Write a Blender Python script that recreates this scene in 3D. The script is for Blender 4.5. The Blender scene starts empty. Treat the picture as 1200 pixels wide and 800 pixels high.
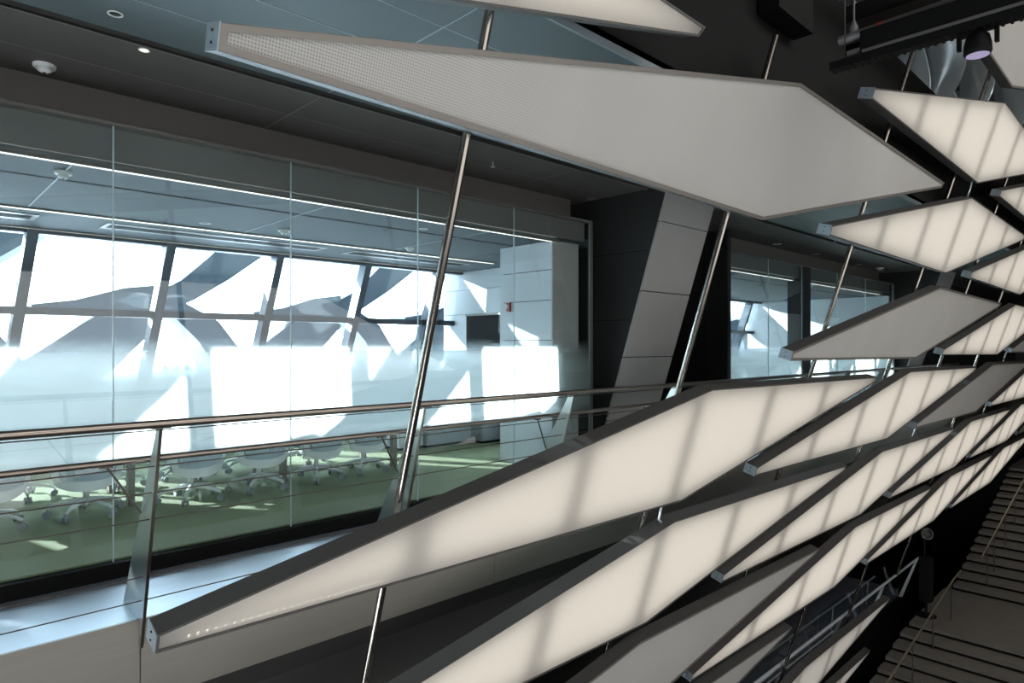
import bpy, math, random
from mathutils import Vector, Matrix
random.seed(7)
scn = bpy.context.scene
COL = scn.collection
H = 1.571                      # eye height above the office carpet (carpet = z 0)

# ------------------------------------------------------------------ camera
FPX, PX0, PY0 = 768.0, 600.0, 405.0
yaw = math.atan(800.0 / FPX)
cam_d = bpy.data.cameras.new('camera')
cam = bpy.data.objects.new('camera', cam_d); COL.objects.link(cam)
cam.location = (0, 0, H)
cam.rotation_euler = (math.pi / 2, 0, yaw - math.pi / 2)
cam_d.sensor_width = 36.0
cam_d.lens = FPX / 1200.0 * 36.0
cam_d.shift_y = (PY0 - 400.0) / 1200.0
cam_d.clip_end = 2000
scn.camera = cam

# ------------------------------------------------------------------ world, sun, big lights, exposure
SKY_COL, SKY_STR = (0.86, 0.94, 1.0), 16.5
SUN_DIR, SUN_STR = (0.55, -1.0, -0.33), 26.0
SKYLIGHT_W, FRONT_FILL_W = 800, 820
w = bpy.data.worlds.new('sky'); scn.world = w; w.use_nodes = True
bg = w.node_tree.nodes['Background']
bg.inputs[0].default_value = (*SKY_COL, 1); bg.inputs[1].default_value = SKY_STR
sd = bpy.data.lights.new('sun', 'SUN'); sd.energy = SUN_STR; sd.angle = 0.009; sd.color = (1, 0.97, 0.92)
so = bpy.data.objects.new('sun', sd); COL.objects.link(so)
so.rotation_euler = Vector(SUN_DIR).to_track_quat('-Z', 'Y').to_euler()
def area(name, loc, target, sx, sy, watts, col):
    d = bpy.data.lights.new(name, 'AREA'); d.shape = 'RECTANGLE'; d.size = sx; d.size_y = sy; d.energy = watts; d.color = col
    o = bpy.data.objects.new(name, d); COL.objects.link(o); o.location = loc
    o.rotation_euler = (Vector(target) - Vector(loc)).to_track_quat('-Z', 'Y').to_euler()
    return o
area('atrium_skylight', (8, -5.5, 9.3), (8, 3.0, 0.0), 18, 4, SKYLIGHT_W, (1.0, 0.98, 0.95))
area('atrium_front_fill', (7, -9.8, 0.5), (7.5, 3.0, 1.6), 22, 6, FRONT_FILL_W, (1.0, 0.98, 0.96))  # added frontal fill lamp behind the camera; no window is built there
scn.view_settings.view_transform = 'Standard'
scn.view_settings.look = 'None'
scn.view_settings.gamma = 1.0
scn.view_settings.use_curve_mapping = False
scn.view_settings.exposure = 0.0
scn.cycles.use_denoising = True
scn.cycles.transparent_max_bounces = 24
scn.cycles.max_bounces = 10
scn.cycles.diffuse_bounces = 5
scn.cycles.sample_clamp_indirect = 6.0

# ------------------------------------------------------------------ materials
def new_mat(name):
    m = bpy.data.materials.new(name); m.use_nodes = True
    nt = m.node_tree; nt.nodes.clear()
    out = nt.nodes.new('ShaderNodeOutputMaterial')
    return m, nt, out
def principled(name, col, rough=0.5, metal=0.0, var=0.0, scale=6.0, stretch=None, bump=0.0, spec=0.5):
    m, nt, out = new_mat(name)
    p = nt.nodes.new('ShaderNodeBsdfPrincipled'); nt.links.new(p.outputs[0], out.inputs[0])
    p.inputs['Base Color'].default_value = (*col, 1); p.inputs['Roughness'].default_value = rough
    p.inputs['Metallic'].default_value = metal; p.inputs['Specular IOR Level'].default_value = spec
    if var > 0 or bump > 0:
        tc = nt.nodes.new('ShaderNodeTexCoord'); mp = nt.nodes.new('ShaderNodeMapping')
        nt.links.new(tc.outputs['Object'], mp.inputs[0])
        if stretch: mp.inputs['Scale'].default_value = stretch
        n = nt.nodes.new('ShaderNodeTexNoise'); n.inputs['Scale'].default_value = scale; n.inputs['Detail'].default_value = 5
        nt.links.new(mp.outputs[0], n.inputs['Vector'])
        r = nt.nodes.new('ShaderNodeMix'); r.data_type = 'RGBA'
        a = [max(0, c * (1 - var)) for c in col]; b = [min(1, c * (1 + var)) for c in col]
        r.inputs[6].default_value = (*a, 1); r.inputs[7].default_value = (*b, 1)
        nt.links.new(n.outputs['Fac'], r.inputs[0]); nt.links.new(r.outputs[2], p.inputs['Base Color'])
        if bump > 0:
            bm = nt.nodes.new('ShaderNodeBump'); bm.inputs['Strength'].default_value = bump; bm.inputs['Distance'].default_value = 0.01
            nt.links.new(n.outputs['Fac'], bm.inputs['Height']); nt.links.new(bm.outputs[0], p.inputs['Normal'])
    return m
def emission(name, col, s):
    m, nt, out = new_mat(name)
    e = nt.nodes.new('ShaderNodeEmission'); e.inputs[0].default_value = (*col, 1); e.inputs[1].default_value = s
    nt.links.new(e.outputs[0], out.inputs[0]); return m
def perforated(name, col, hole, pitch, rough=0.5, metal=0.3):
    m, nt, out = new_mat(name)
    p = nt.nodes.new('ShaderNodeBsdfPrincipled'); nt.links.new(p.outputs[0], out.inputs[0])
    p.inputs['Roughness'].default_value = rough; p.inputs['Metallic'].default_value = metal
    tc = nt.nodes.new('ShaderNodeTexCoord')
    v = nt.nodes.new('ShaderNodeTexVoronoi'); v.inputs['Scale'].default_value = 1.0 / pitch; v.inputs['Randomness'].default_value = 0.0
    nt.links.new(tc.outputs['Object'], v.inputs['Vector'])
    cr = nt.nodes.new('ShaderNodeValToRGB'); cr.color_ramp.elements[0].position = 0.28; cr.color_ramp.elements[1].position = 0.36
    cr.color_ramp.elements[0].color = (*hole, 1); cr.color_ramp.elements[1].color = (*col, 1)
    nt.links.new(v.outputs['Distance'], cr.inputs[0]); nt.links.new(cr.outputs[0], p.inputs['Base Color'])
    return m
def glass(name, tint=(0.93, 0.97, 0.97), ior=1.5, rough=0.0):
    m, nt, out = new_mat(name)
    t = nt.nodes.new('ShaderNodeBsdfTransparent'); t.inputs[0].default_value = (*tint, 1)
    g = nt.nodes.new('ShaderNodeBsdfGlossy'); g.inputs['Roughness'].default_value = rough
    f = nt.nodes.new('ShaderNodeFresnel')
    ge = nt.nodes.new('ShaderNodeNewGeometry'); mr = nt.nodes.new('ShaderNodeMapRange')   # same reflectance on both faces of the pane
    mr.inputs[3].default_value = ior; mr.inputs[4].default_value = 1.0 / ior
    nt.links.new(ge.outputs['Backfacing'], mr.inputs[0]); nt.links.new(mr.outputs[0], f.inputs[0])
    mx = nt.nodes.new('ShaderNodeMixShader')
    nt.links.new(f.outputs[0], mx.inputs[0]); nt.links.new(t.outputs[0], mx.inputs[1]); nt.links.new(g.outputs[0], mx.inputs[2])
    nt.links.new(mx.outputs[0], out.inputs[0]); return m
def frost(name, z0, z1, z2, z3):
    """white film printed as a gradient: clear below z0, white from z1 to z2, clear above z3 (heights above the carpet)"""
    m, nt, out = new_mat(name)
    geo = nt.nodes.new('ShaderNodeNewGeometry'); sp = nt.nodes.new('ShaderNodeSeparateXYZ')
    nt.links.new(geo.outputs['Position'], sp.inputs[0])
    def ramp(a, b):
        r = nt.nodes.new('ShaderNodeMapRange'); r.interpolation_type = 'SMOOTHSTEP'
        r.inputs[1].default_value = a; r.inputs[2].default_value = b
        nt.links.new(sp.outputs['Z'], r.inputs[0]); return r
    a = ramp(z0, z1); b = ramp(z3, z2)
    mul = nt.nodes.new('ShaderNodeMath'); mul.operation = 'MULTIPLY'
    nt.links.new(a.outputs[0], mul.inputs[0]); nt.links.new(b.outputs[0], mul.inputs[1])
    k = nt.nodes.new('ShaderNodeMath'); k.operation = 'MULTIPLY'; k.inputs[1].default_value = 0.93
    nt.links.new(mul.outputs[0], k.inputs[0])
    t = nt.nodes.new('ShaderNodeBsdfTransparent')
    tr = nt.nodes.new('ShaderNodeBsdfTranslucent'); tr.inputs[0].default_value = (0.93, 0.97, 0.97, 1)
    df = nt.nodes.new('ShaderNodeBsdfDiffuse'); df.inputs[0].default_value = (0.9, 0.93, 0.93, 1)
    m1 = nt.nodes.new('ShaderNodeMixShader'); m1.inputs[0].default_value = 0.12
    nt.links.new(tr.outputs[0], m1.inputs[1]); nt.links.new(df.outputs[0], m1.inputs[2])
    m2 = nt.nodes.new('ShaderNodeMixShader')
    nt.links.new(k.outputs[0], m2.inputs[0]); nt.links.new(t.outputs[0], m2.inputs[1]); nt.links.new(m1.outputs[0], m2.inputs[2])
    nt.links.new(m2.outputs[0], out.inputs[0]); return m
def diffuser(name, tcol, dcol, mix):
    m, nt, out = new_mat(name)
    tr = nt.nodes.new('ShaderNodeBsdfTranslucent'); tr.inputs[0].default_value = (*tcol, 1)
    df = nt.nodes.new('ShaderNodeBsdfDiffuse')
    tc = nt.nodes.new('ShaderNodeTexCoord'); n = nt.nodes.new('ShaderNodeTexNoise'); n.inputs['Scale'].default_value = 1.4; n.inputs['Detail'].default_value = 4
    nt.links.new(tc.outputs['Object'], n.inputs['Vector'])
    mc = nt.nodes.new('ShaderNodeMix'); mc.data_type = 'RGBA'
    mc.inputs[6].default_value = (*[c * 0.9 for c in dcol], 1); mc.inputs[7].default_value = (*[min(1, c * 1.1) for c in dcol], 1)
    nt.links.new(n.outputs['Fac'], mc.inputs[0]); nt.links.new(mc.outputs[2], df.inputs[0])
    gl = nt.nodes.new('ShaderNodeBsdfGlossy'); gl.inputs['Roughness'].default_value = 0.4; gl.inputs[0].default_value = (1, 1, 1, 1)
    a = nt.nodes.new('ShaderNodeMixShader'); a.inputs[0].default_value = mix
    nt.links.new(tr.outputs[0], a.inputs[1]); nt.links.new(df.outputs[0], a.inputs[2])
    b = nt.nodes.new('ShaderNodeMixShader'); b.inputs[0].default_value = 0.03
    nt.links.new(a.outputs[0], b.inputs[1]); nt.links.new(gl.outputs[0], b.inputs[2])
    nt.links.new(b.outputs[0], out.inputs[0]); return m

M = {}
M['frame'] = principled('frame_paint', (0.085, 0.082, 0.078), 0.5, 0.0, 0.08, 3)
M['frame_lip'] = principled('frame_lip', (0.22, 0.20, 0.18), 0.45, 0.3, 0.06, 4)
M['end_cap'] = principled('end_cap_metal', (0.30, 0.35, 0.38), 0.4, 0.4, 0.1, 8)
M['bolt'] = principled('bolt_dark', (0.03, 0.03, 0.03), 0.4, 0.8)
M['diff_lit'] = diffuser('diffuser_lit', (0.93, 0.90, 0.85), (0.60, 0.585, 0.555), 0.30)
M['diff_off'] = diffuser('diffuser_unlit', (0.80, 0.78, 0.74), (0.60, 0.58, 0.545), 0.75)
M['diff_perf'] = None
M['lamp'] = emission('lamp_sheet_glow', (1.0, 0.94, 0.85), 1.06)
M['lamp_dim'] = emission('lamp_sheet_dim', (1.0, 0.96, 0.90), 0.6)
M['lamp_off'] = principled('lamp_sheet_off', (0.5, 0.49, 0.47), 0.7)
M['led'] = emission('led_dots', (1.0, 0.95, 0.88), 3.0)
M['rib'] = principled('rib_grey', (0.32, 0.31, 0.29), 0.6)
M['back'] = principled('panel_back', (0.72, 0.70, 0.67), 0.5, 0.2, 0.1, 2)
M['steel'] = principled('rod_steel', (0.34, 0.31, 0.275), 0.22, 1.0, 0.06, 20)
M['rail_steel'] = principled('rail_steel', (0.36, 0.31, 0.27), 0.28, 1.0, 0.08, 14, (0.3, 4, 4))
M['post_steel'] = principled('post_steel', (0.52, 0.55, 0.54), 0.3, 1.0, 0.12, 30, (1, 12, 0.4))
M['cable'] = principled('cable_dark', (0.09, 0.07, 0.06), 0.4, 0.6)
M['deck'] = principled('deck_steel', (0.54, 0.60, 0.68), 0.38, 0.75, 0.10, 4, (0.6, 3, 1))
M['fascia'] = principled('fascia_steel', (0.29, 0.27, 0.24), 0.42, 0.35, 0.08, 5, (0.4, 1, 8))
M['black'] = principled('matte_black', (0.005, 0.005, 0.005), 0.7, spec=0.15)
M['dark'] = principled('dark_wall', (0.018, 0.018, 0.018), 0.7, 0.0, 0.1, 2)
M['bulk'] = principled('bulkhead_dark', (0.0075, 0.0072, 0.007), 0.8, 0, 0.15, 1.5, spec=0.2)
M['under'] = principled('under_walkway', (0.045, 0.043, 0.039), 0.7, 0, 0.1, 2)
M['soffit'] = principled('soffit_dark', (0.022, 0.021, 0.020), 0.7, 0.0, 0.1, 2)
M['header'] = principled('header_panel', (0.20, 0.185, 0.17), 0.5, 0.25, 0.07, 1.5)
M['trim'] = principled('trim_metal', (0.20, 0.19, 0.175), 0.4, 0.5)
M['ceil_in'] = principled('ceiling_inner', (0.085, 0.080, 0.074), 0.55, 0.1, 0.08, 2)
M['ceil_out'] = perforated('ceiling_perforated', (0.095, 0.118, 0.125), (0.03, 0.038, 0.042), 0.024)
M['seam'] = principled('seam_light', (0.26, 0.31, 0.33), 0.5, 0.2)
M['pier_light'] = principled('pier_grey', (0.40, 0.39, 0.37), 0.55, 0.1, 0.06, 3)
M['office_ceil'] = perforated('office_ceiling', (0.055, 0.072, 0.083), (0.033, 0.045, 0.053), 0.03, 0.7, 0.0)
M['white_wall'] = principled('office_wall', (0.56, 0.60, 0.63), 0.6, 0.0, 0.04, 2)
M['carpet'] = principled('carpet_green', (0.20, 0.235, 0.135), 0.95, 0.0, 0.35, 90, None, 0.4)
M['glass'] = glass('clear_glass')
M['win_glass'] = glass('window_glass', (0.90, 0.96, 1.0))
M['joint'] = principled('glass_joint', (0.50, 0.62, 0.63), 0.3)
M['frost'] = frost('frosted_film', 0.66, 0.88, 1.26, 1.66)
M['mullion'] = principled('mullion_alu', (0.085, 0.10, 0.12), 0.4, 0.6, 0.06, 5)
M['chair_white'] = principled('chair_white', (0.78, 0.81, 0.81), 0.4)
M['chair_mesh'] = principled('chair_mesh', (0.40, 0.48, 0.54), 0.8, 0.0, 0.06, 60)
M['chair_metal'] = principled('chair_alu', (0.66, 0.68, 0.68), 0.3, 0.7)
M['caster'] = principled('caster_grey', (0.34, 0.36, 0.37), 0.5)
M['table_top'] = principled('table_white', (0.75, 0.75, 0.73), 0.4)
M['table_leg'] = principled('table_leg', (0.22, 0.19, 0.165), 0.5, 0.2)
M['cabinet'] = principled('cabinet_grey', (0.30, 0.33, 0.35), 0.5)
M['concrete'] = principled('beam_concrete', (0.15, 0.19, 0.23), 0.85, 0.0, 0.22, 40, None, 0.3)
M['strip'] = emission('linear_light_glow', (1.0, 0.96, 0.90), 2.6)
M['downlight'] = emission('downlight_glow', (1.0, 0.86, 0.65), 2.5)
M['plastic'] = principled('white_plastic', (0.66, 0.66, 0.64), 0.4)
M['red'] = principled('alarm_red', (0.30, 0.02, 0.03), 0.4)
M['redtape'] = principled('red_tape', (0.32, 0.04, 0.025), 0.5)
M['pipe'] = principled('pipe_grey', (0.12, 0.12, 0.12), 0.45, 0.3)
M['truss'] = principled('truss_black', (0.004, 0.004, 0.004), 0.6, spec=0.15)
M['petal'] = principled('petal_steel', (0.66, 0.74, 0.76), 0.22, 0.5, 0.10, 3)
M['lens'] = emission('spot_lens', (0.75, 0.65, 1.0), 0.5)
M['stone'] = principled('stair_stone', (0.135, 0.125, 0.11), 0.75, 0.0, 0.2, 6, None, 0.2)
M['stone_dark'] = principled('stair_riser', (0.03, 0.028, 0.025), 0.8)
M['ground'] = principled('dark_floor', (0.03, 0.029, 0.028), 0.6, 0.0, 0.1, 2)
M['low_floor'] = principled('lower_deck', (0.26, 0.27, 0.33), 0.4, 0.3, 0.1, 2)
M['low_rail'] = principled('lower_rail_metal', (0.70, 0.75, 0.80), 0.3, 0.35)
M['brass'] = principled('handrail_brass', (0.52, 0.45, 0.34), 0.3, 0.9)
M['building'] = principled('far_building', (0.50, 0.58, 0.64), 0.8, 0, 0.1, 0.3)  # pale bluish haze is put into the building colour

# ------------------------------------------------------------------ mesh helpers
class MB:
    def __init__(s): s.v = []; s.f = []
    def add(s, vs, fs):
        o = len(s.v); s.v += [Vector(v) for v in vs]; s.f += [[i + o for i in f] for f in fs]
    def box(s, x0, x1, y0, y1, z0, z1):
        s.add([(x0, y0, z0), (x1, y0, z0), (x1, y1, z0), (x0, y1, z0), (x0, y0, z1), (x1, y0, z1), (x1, y1, z1), (x0, y1, z1)],
              [(0, 3, 2, 1), (4, 5, 6, 7), (0, 1, 5, 4), (1, 2, 6, 5), (2, 3, 7, 6), (3, 0, 4, 7)]); return s
    def prism(s, poly, vec):
        n = len(poly); a = [Vector(p) for p in poly]; vec = Vector(vec)
        s.add(a + [p + vec for p in a], [list(range(n))[::-1], list(range(n, 2 * n))] + [[i, (i + 1) % n, n + (i + 1) % n, n + i] for i in range(n)]); return s
    def tube(s, p0, p1, r0, r1=None, n=12, caps=True):
        p0, p1 = Vector(p0), Vector(p1); r1 = r0 if r1 is None else r1
        d = (p1 - p0).normalized(); u = d.orthogonal().normalized(); w_ = d.cross(u)
        vs = []
        for p, r in ((p0, r0), (p1, r1)):
            vs += [p + (u * math.cos(2 * math.pi * k / n) + w_ * math.sin(2 * math.pi * k / n)) * r for k in range(n)]
        fs = [[k, (k + 1) % n, n + (k + 1) % n, n + k] for k in range(n)]
        if caps: fs += [list(range(n))[::-1], list(range(n, 2 * n))]
        s.add(vs, fs); return s
    def path(s, pts, r, n=10):
        pts = [Vector(p) for p in pts]; u = None; rings = []
        for i, p in enumerate(pts):
            d = (pts[min(i + 1, len(pts) - 1)] - pts[max(i - 1, 0)]).normalized()
            u = d.orthogonal().normalized() if u is None else (u - d * u.dot(d)).normalized()
            w_ = d.cross(u); rr = r[i] if isinstance(r, (list, tuple)) else r
            rings.append([p + (u * math.cos(2 * math.pi * k / n) + w_ * math.sin(2 * math.pi * k / n)) * rr for k in range(n)])
        vs = [v for rg in rings for v in rg]
        fs = [[i * n + k, i * n + (k + 1) % n, (i + 1) * n + (k + 1) % n, (i + 1) * n + k] for i in range(len(pts) - 1) for k in range(n)]
        fs += [list(range(n))[::-1], list(range((len(pts) - 1) * n, len(pts) * n))]
        s.add(vs, fs); return s
    def lathe(s, c, prof, n=20, axis=(0, 0, 1)):
        c = Vector(c); a = Vector(axis).normalized(); u = a.orthogonal().normalized(); w_ = a.cross(u)
        vs = [c + a * h + (u * math.cos(2 * math.pi * k / n) + w_ * math.sin(2 * math.pi * k / n)) * max(r, 1e-4) for r, h in prof for k in range(n)]
        m_ = len(prof)
        fs = [[i * n + k, i * n + (k + 1) % n, (i + 1) * n + (k + 1) % n, (i + 1) * n + k] for i in range(m_ - 1) for k in range(n)]
        fs += [list(range(n))[::-1], list(range((m_ - 1) * n, m_ * n))]
        s.add(vs, fs); return s
    def bar(s, p0, p1, up, a, b):
        """rectangular bar along p0-p1, half size a along 'up', b across"""
        p0, p1 = Vector(p0), Vector(p1); d = (p1 - p0).normalized(); up = Vector(up); up = (up - d * up.dot(d)).normalized(); q = d.cross(up)
        vs = [p + up * sa * a + q * sb * b for p in (p0, p1) for sa, sb in ((-1, -1), (1, -1), (1, 1), (-1, 1))]
        s.add(vs, [(3, 2, 1, 0), (4, 5, 6, 7), (0, 1, 5, 4), (1, 2, 6, 5), (2, 3, 7, 6), (3, 0, 4, 7)]); return s
    def sweep(s, pts, ups, ha, hb):
        """rectangular section swept through pts; ha half height along ups, hb half depth"""
        pts = [Vector(p) for p in pts]; vs = []
        for i, p in enumerate(pts):
            d = (pts[min(i + 1, len(pts) - 1)] - pts[max(i - 1, 0)]).normalized()
            up = Vector(ups); up = (up - d * up.dot(d)).normalized(); q = d.cross(up)
            h = ha[i] if isinstance(ha, (list, tuple)) else ha
            vs += [p + up * sa * h + q * sb * hb for sa, sb in ((-1, -1), (1, -1), (1, 1), (-1, 1))]
        n = len(pts)
        fs = [[i * 4 + k, i * 4 + (k + 1) % 4, (i + 1) * 4 + (k + 1) % 4, (i + 1) * 4 + k] for i in range(n - 1) for k in range(4)]
        fs += [[3, 2, 1, 0], [(n - 1) * 4 + k for k in range(4)]]
        s.add(vs, fs); return s
    def build(s, name, mat, parent=None, smooth=False, bevel=0.0):
        off = Vector((0, 0, 0)); q = parent
        while q is not None: off = off + q.location; q = q.parent
        me = bpy.data.meshes.new(name)
        me.from_pydata([tuple(v - off) for v in s.v], [], s.f); me.validate(); me.update()
        o = bpy.data.objects.new(name, me); COL.objects.link(o); me.materials.append(mat)
        import bmesh
        b = bmesh.new(); b.from_mesh(me); bmesh.ops.recalc_face_normals(b, faces=b.faces); b.to_mesh(me); b.free()
        if parent is not None: o.parent = parent
        if smooth:
            for p in me.polygons: p.use_smooth = True
            try: me.set_sharp_from_angle(angle=math.radians(40))
            except Exception: pass
        if bevel > 0:
            bv = o.modifiers.new('bevel', 'BEVEL'); bv.width = bevel; bv.segments = 2; bv.limit_method = 'ANGLE'
        return o
def tag(o, label, cat, group=None):
    o['label'] = label; o['category'] = cat
    if group: o['group'] = group
    return o
def thing(name, loc, label, cat, group=None):
    o = bpy.data.objects.new(name, None); o.empty_display_size = 0.1; COL.objects.link(o); o.location = loc
    return tag(o, label, cat, group)
def struct(o):
    o['kind'] = 'structure'; return o
def sempty(name, loc=(0, 0, 0)):
    o = bpy.data.objects.new(name, None); COL.objects.link(o); o.location = loc; o['kind'] = 'structure'; return o
def copy_tree(o, parent=None):
    c = o.copy(); COL.objects.link(c)
    if parent is not None: c.parent = parent
    for ch in list(o.children): copy_tree(ch, c)
    return c
Z = lambda r: r + H            # height relative to the eye -> world

# ------------------------------------------------------------------ shell: walkway, ceilings, walls
GY = 5.5                       # glass partition
ZC = 1.97                      # walkway ceiling above the eye
XL, XR = -6.0, 36.0
struct(MB().box(XL, XR, 5.53, 9.98, Z(-1.75), 0).build('floor', M['carpet']))
struct(MB().box(XL, XR, 4.53, 5.53, Z(-1.80), Z(-1.696)).build('floor_walkway', M['deck']))
fas = sempty('trim_1')
for a, b in ((XL, 1.144), (1.15, 4.1), (4.106, 7.1), (7.106, 10.1), (10.106, 13.1), (13.106, 16.1), (16.106, XR)):
    MB().box(a, b, 4.512, 4.535, Z(-2.208), Z(-1.690)).build('fascia_panel', M['fascia'], fas)
struct(MB().box(XL, XR, 4.535, 9.98, Z(-2.35), Z(-2.20)).build('ceiling_lower', M['soffit']))
struct(MB().box(XL, XR, 5.44, 5.53, Z(-1.696), Z(-1.585)).build('baseboard_office', M['black']))
# inner ceiling strip, black slot, outer perforated ceiling
struct(MB().box(XL, XR, 4.77, 8.0, Z(ZC), Z(ZC) + 0.1).build('ceiling', M['ceil_in']))
struct(MB().box(XL, XR, 4.66, 4.77, Z(ZC) + 0.06, Z(ZC) + 0.1).build('ceiling_slot', M['black']))
struct(MB().box(XL, XR, 2.69, 4.66, Z(ZC) - 0.005, Z(ZC) + 0.1).build('ceiling_outer', M['ceil_out']))
sm = MB()
for k in range(-2, 10):
    x = 2.495 + 3.11 * k
    sm.box(x - .006, x + .006, 2.69, 4.66, Z(ZC) - .008, Z(ZC) - .004)
for y in (3.21, 3.69, 4.17): sm.box(XL, XR, y - .004, y + .004, Z(ZC) - .008, Z(ZC) - .004)
sm.box(XL, XR, 2.672, 2.69, Z(ZC) - .012, Z(ZC) + .04)
struct(sm.build('trim_2', M['seam']))
sm = MB()
for k in range(-2, 10):
    x = 2.495 + 3.11 * k
    sm.box(x - .006, x + .006, 4.77, 5.86, Z(ZC) - .004, Z(ZC) + .01)
sm.box(XL, XR, 5.34, 5.348, Z(ZC) - .004, Z(ZC) + .01)
sm.box(XL, XR, 4.77, 4.785, Z(ZC) - .006, Z(ZC) + .01)
struct(sm.build('trim_3', M['trim']))
struct(MB().box(XL, XR, 4.78, 4.90, Z(-4.3), Z(-2.30)).build('wall_under_walkway', M['under']))
# upper-floor bulkhead above the ceiling edge
bk = sempty('wall_bulkhead')
MB().box(XL, XR, 2.69, 2.80, Z(ZC) + .04, Z(2.89)).build('lower_band', M['bulk'], bk)
MB().box(XL, XR, 2.71, 2.80, Z(2.90), Z(3.80)).build('upper_band', M['bulk'], bk)
MB().box(5.62, 6.35, 2.5, 2.69, Z(2.95), Z(3.7)).build('duct_box', M['truss'], bk)
# header wall over each glazed office front + ledge
def office_front(x0, x1, tn):
    hd = sempty('wall_header' if tn == 4 else 'wall_header_far')
    MB().box(x0, x1 - .02, 5.84, 5.95, Z(1.60), Z(ZC)).build('header_panel', M['header'], hd)
    MB().box(x0, x1, 5.47, 5.84, Z(1.612), Z(1.634)).build('ledge', M['trim'], hd)
    MB().box(x0, x1 - .05, 5.57, 5.60, Z(1.37), Z(1.612)).build('drop_panel', M['header'], hd)
    MB().box(x1 - .03, x1, 5.47, 5.53, Z(-1.60), Z(1.634)).build('end_frame', M['trim'], hd)
    return hd
office_front(XL, 6.72, 4)
office_front(10.42, 19.2, 5)

# leaning piers between the glazed fronts
def pier(x0, x1, name):
    P = sempty(name)
    yf = lambda z: 5.09 - .32 * z
    zs = [-1.696, -1.0, -.15, .70, 1.55, ZC]
    # dark body
    MB().prism([(x0, yf(-1.696) + .03, Z(-1.696)), (x0, yf(ZC) + .03, Z(ZC)), (x0, 7.2, Z(ZC)), (x0, 7.2, Z(-1.696))], (x1 - x0, 0, 0)).build('pier_body', M['dark'], P)
    for a, b in zip(zs[:-1], zs[1:]):
        a2, b2 = a + .006, b - .006
        MB().prism([(x0 + .004, yf(a2), Z(a2)), (x0 + .004, yf(b2), Z(b2)), (x0 + .004, yf(b2) + .03, Z(b2)), (x0 + .004, yf(a2) + .03, Z(a2))], (x1 - x0 - .008, 0, 0)).build('cladding_panel', M['pier_light'], P)
    for z in (-.55, .33, 1.2):
        MB().box(x0 - .003, x0, yf(z) + .05, 7.2, Z(z), Z(z) + .008).build('seam', M['black'], P)
pier(6.95, 8.1, 'wall_pier')
pier(19.6, 20.9, 'wall_pier_far')
struct(MB().box(8.1, 10.42, 7.1, 7.2, Z(-1.7), Z(ZC)).build('wall_recess', M['dark']))
rs = sempty('wall_recess_side')
MB().box(10.30, 10.42, 5.47, 7.1, Z(-1.696), Z(ZC)).build('wall_panel', M['dark'], rs)
for y in (5.9, 6.4): MB().box(10.296, 10.30, y, y + .01, Z(-1.69), Z(ZC)).build('seam', M['black'], rs)
struct(MB().box(20.9, XR, 5.47, 5.6, Z(-1.7), Z(ZC)).build('wall_far', M['dark']))

# glazing: panes, joints, frosted film
def glazing(xs, first, dark_at=None):
    for k, (a, b) in enumerate(zip(xs[:-1], xs[1:])):
        wn = sempty('window_%d' % (first + k))
        MB().box(a + .004, b - .004, GY - .006, GY + .006, Z(-1.585), Z(1.612)).build('pane', M['glass'], wn)
        MB().box(a + .004, b - .004, GY + .008, GY + .0085, Z(-1.2), Z(.12)).build('frosted_film', M['frost'], wn)
        MB().box(b - .004, b + .004, GY - .007, GY + .007, Z(-1.585), Z(1.612)).build('joint', M['joint'], wn)
glazing([-2.86, -1.5, -.14, 1.22, 2.585, 3.945, 5.31, 6.69], 1)
glazing([10.43, 11.9, 13.40], 8)
glazing([13.75, 15.3, 17.1, 19.15], 10)
struct(MB().box(13.42, 13.74, 5.46, 5.80, Z(-1.6), Z(1.60)).build('trim_6', M['dark']))

# ------------------------------------------------------------------ offices
struct(MB().box(XL, 6.9, 5.66, 9.30, Z(1.33), Z(1.43)).build('ceiling_office', M['office_ceil']))
struct(MB().box(10.42, XR, 5.66, 9.30, Z(1.33), Z(1.43)).build('ceiling_office_far', M['office_ceil']))
struct(MB().box(6.9, 7.66, 6.6, 9.30, Z(1.33), Z(1.43)).build('ceiling_office_recess', M['office_ceil']))
sl = MB()
for (a, b) in ((XL, 6.05), (10.5, 30)):
    sl.box(a, b, 6.27, 6.31, Z(1.326), Z(1.332))
struct(sl.build('trim_7', M['black']))
sl = MB()
for k in range(-1, 4):
    x = 1.0 + 2.05 * k
    sl.box(x - .006, x + .006, 5.7, 7.7, Z(1.325), Z(1.332))
struct(sl.build('trim_8', M['seam']))
def linear(x0, x1, y, label, ww=.03):
    t = thing('linear_light', ((x0 + x1) / 2, y, Z(1.33)), label, 'ceiling light', 'linear ceiling lights')
    hb = MB(); hb.box(x0, x1, y - ww - .012, y - ww, Z(1.315), Z(1.35)); hb.box(x0, x1, y + ww, y + ww + .012, Z(1.315), Z(1.35)); hb.build('housing', M['trim'], t)
    MB().box(x0 + .01, x1 - .01, y - ww, y + ww, Z(1.318), Z(1.345)).build('diffuser', M['strip'], t)
linear(XL, 6.2, 5.63, 'long bright linear ceiling light just behind the head of the near glass wall', .022)
linear(XL, 7.1, 7.80, 'bright linear ceiling light deeper in the near office, close to the slanted windows', .035)
linear(10.5, 13.3, 5.63, 'linear ceiling light behind the far glass wall, left of its dark upright', .022)
linear(13.9, 18.6, 5.63, 'linear ceiling light behind the far glass wall, right of its dark upright', .022)
linear(XL, 7.5, 9.06, 'thin bright light line along the head of the slanted windows in the near office', .014)
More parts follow.
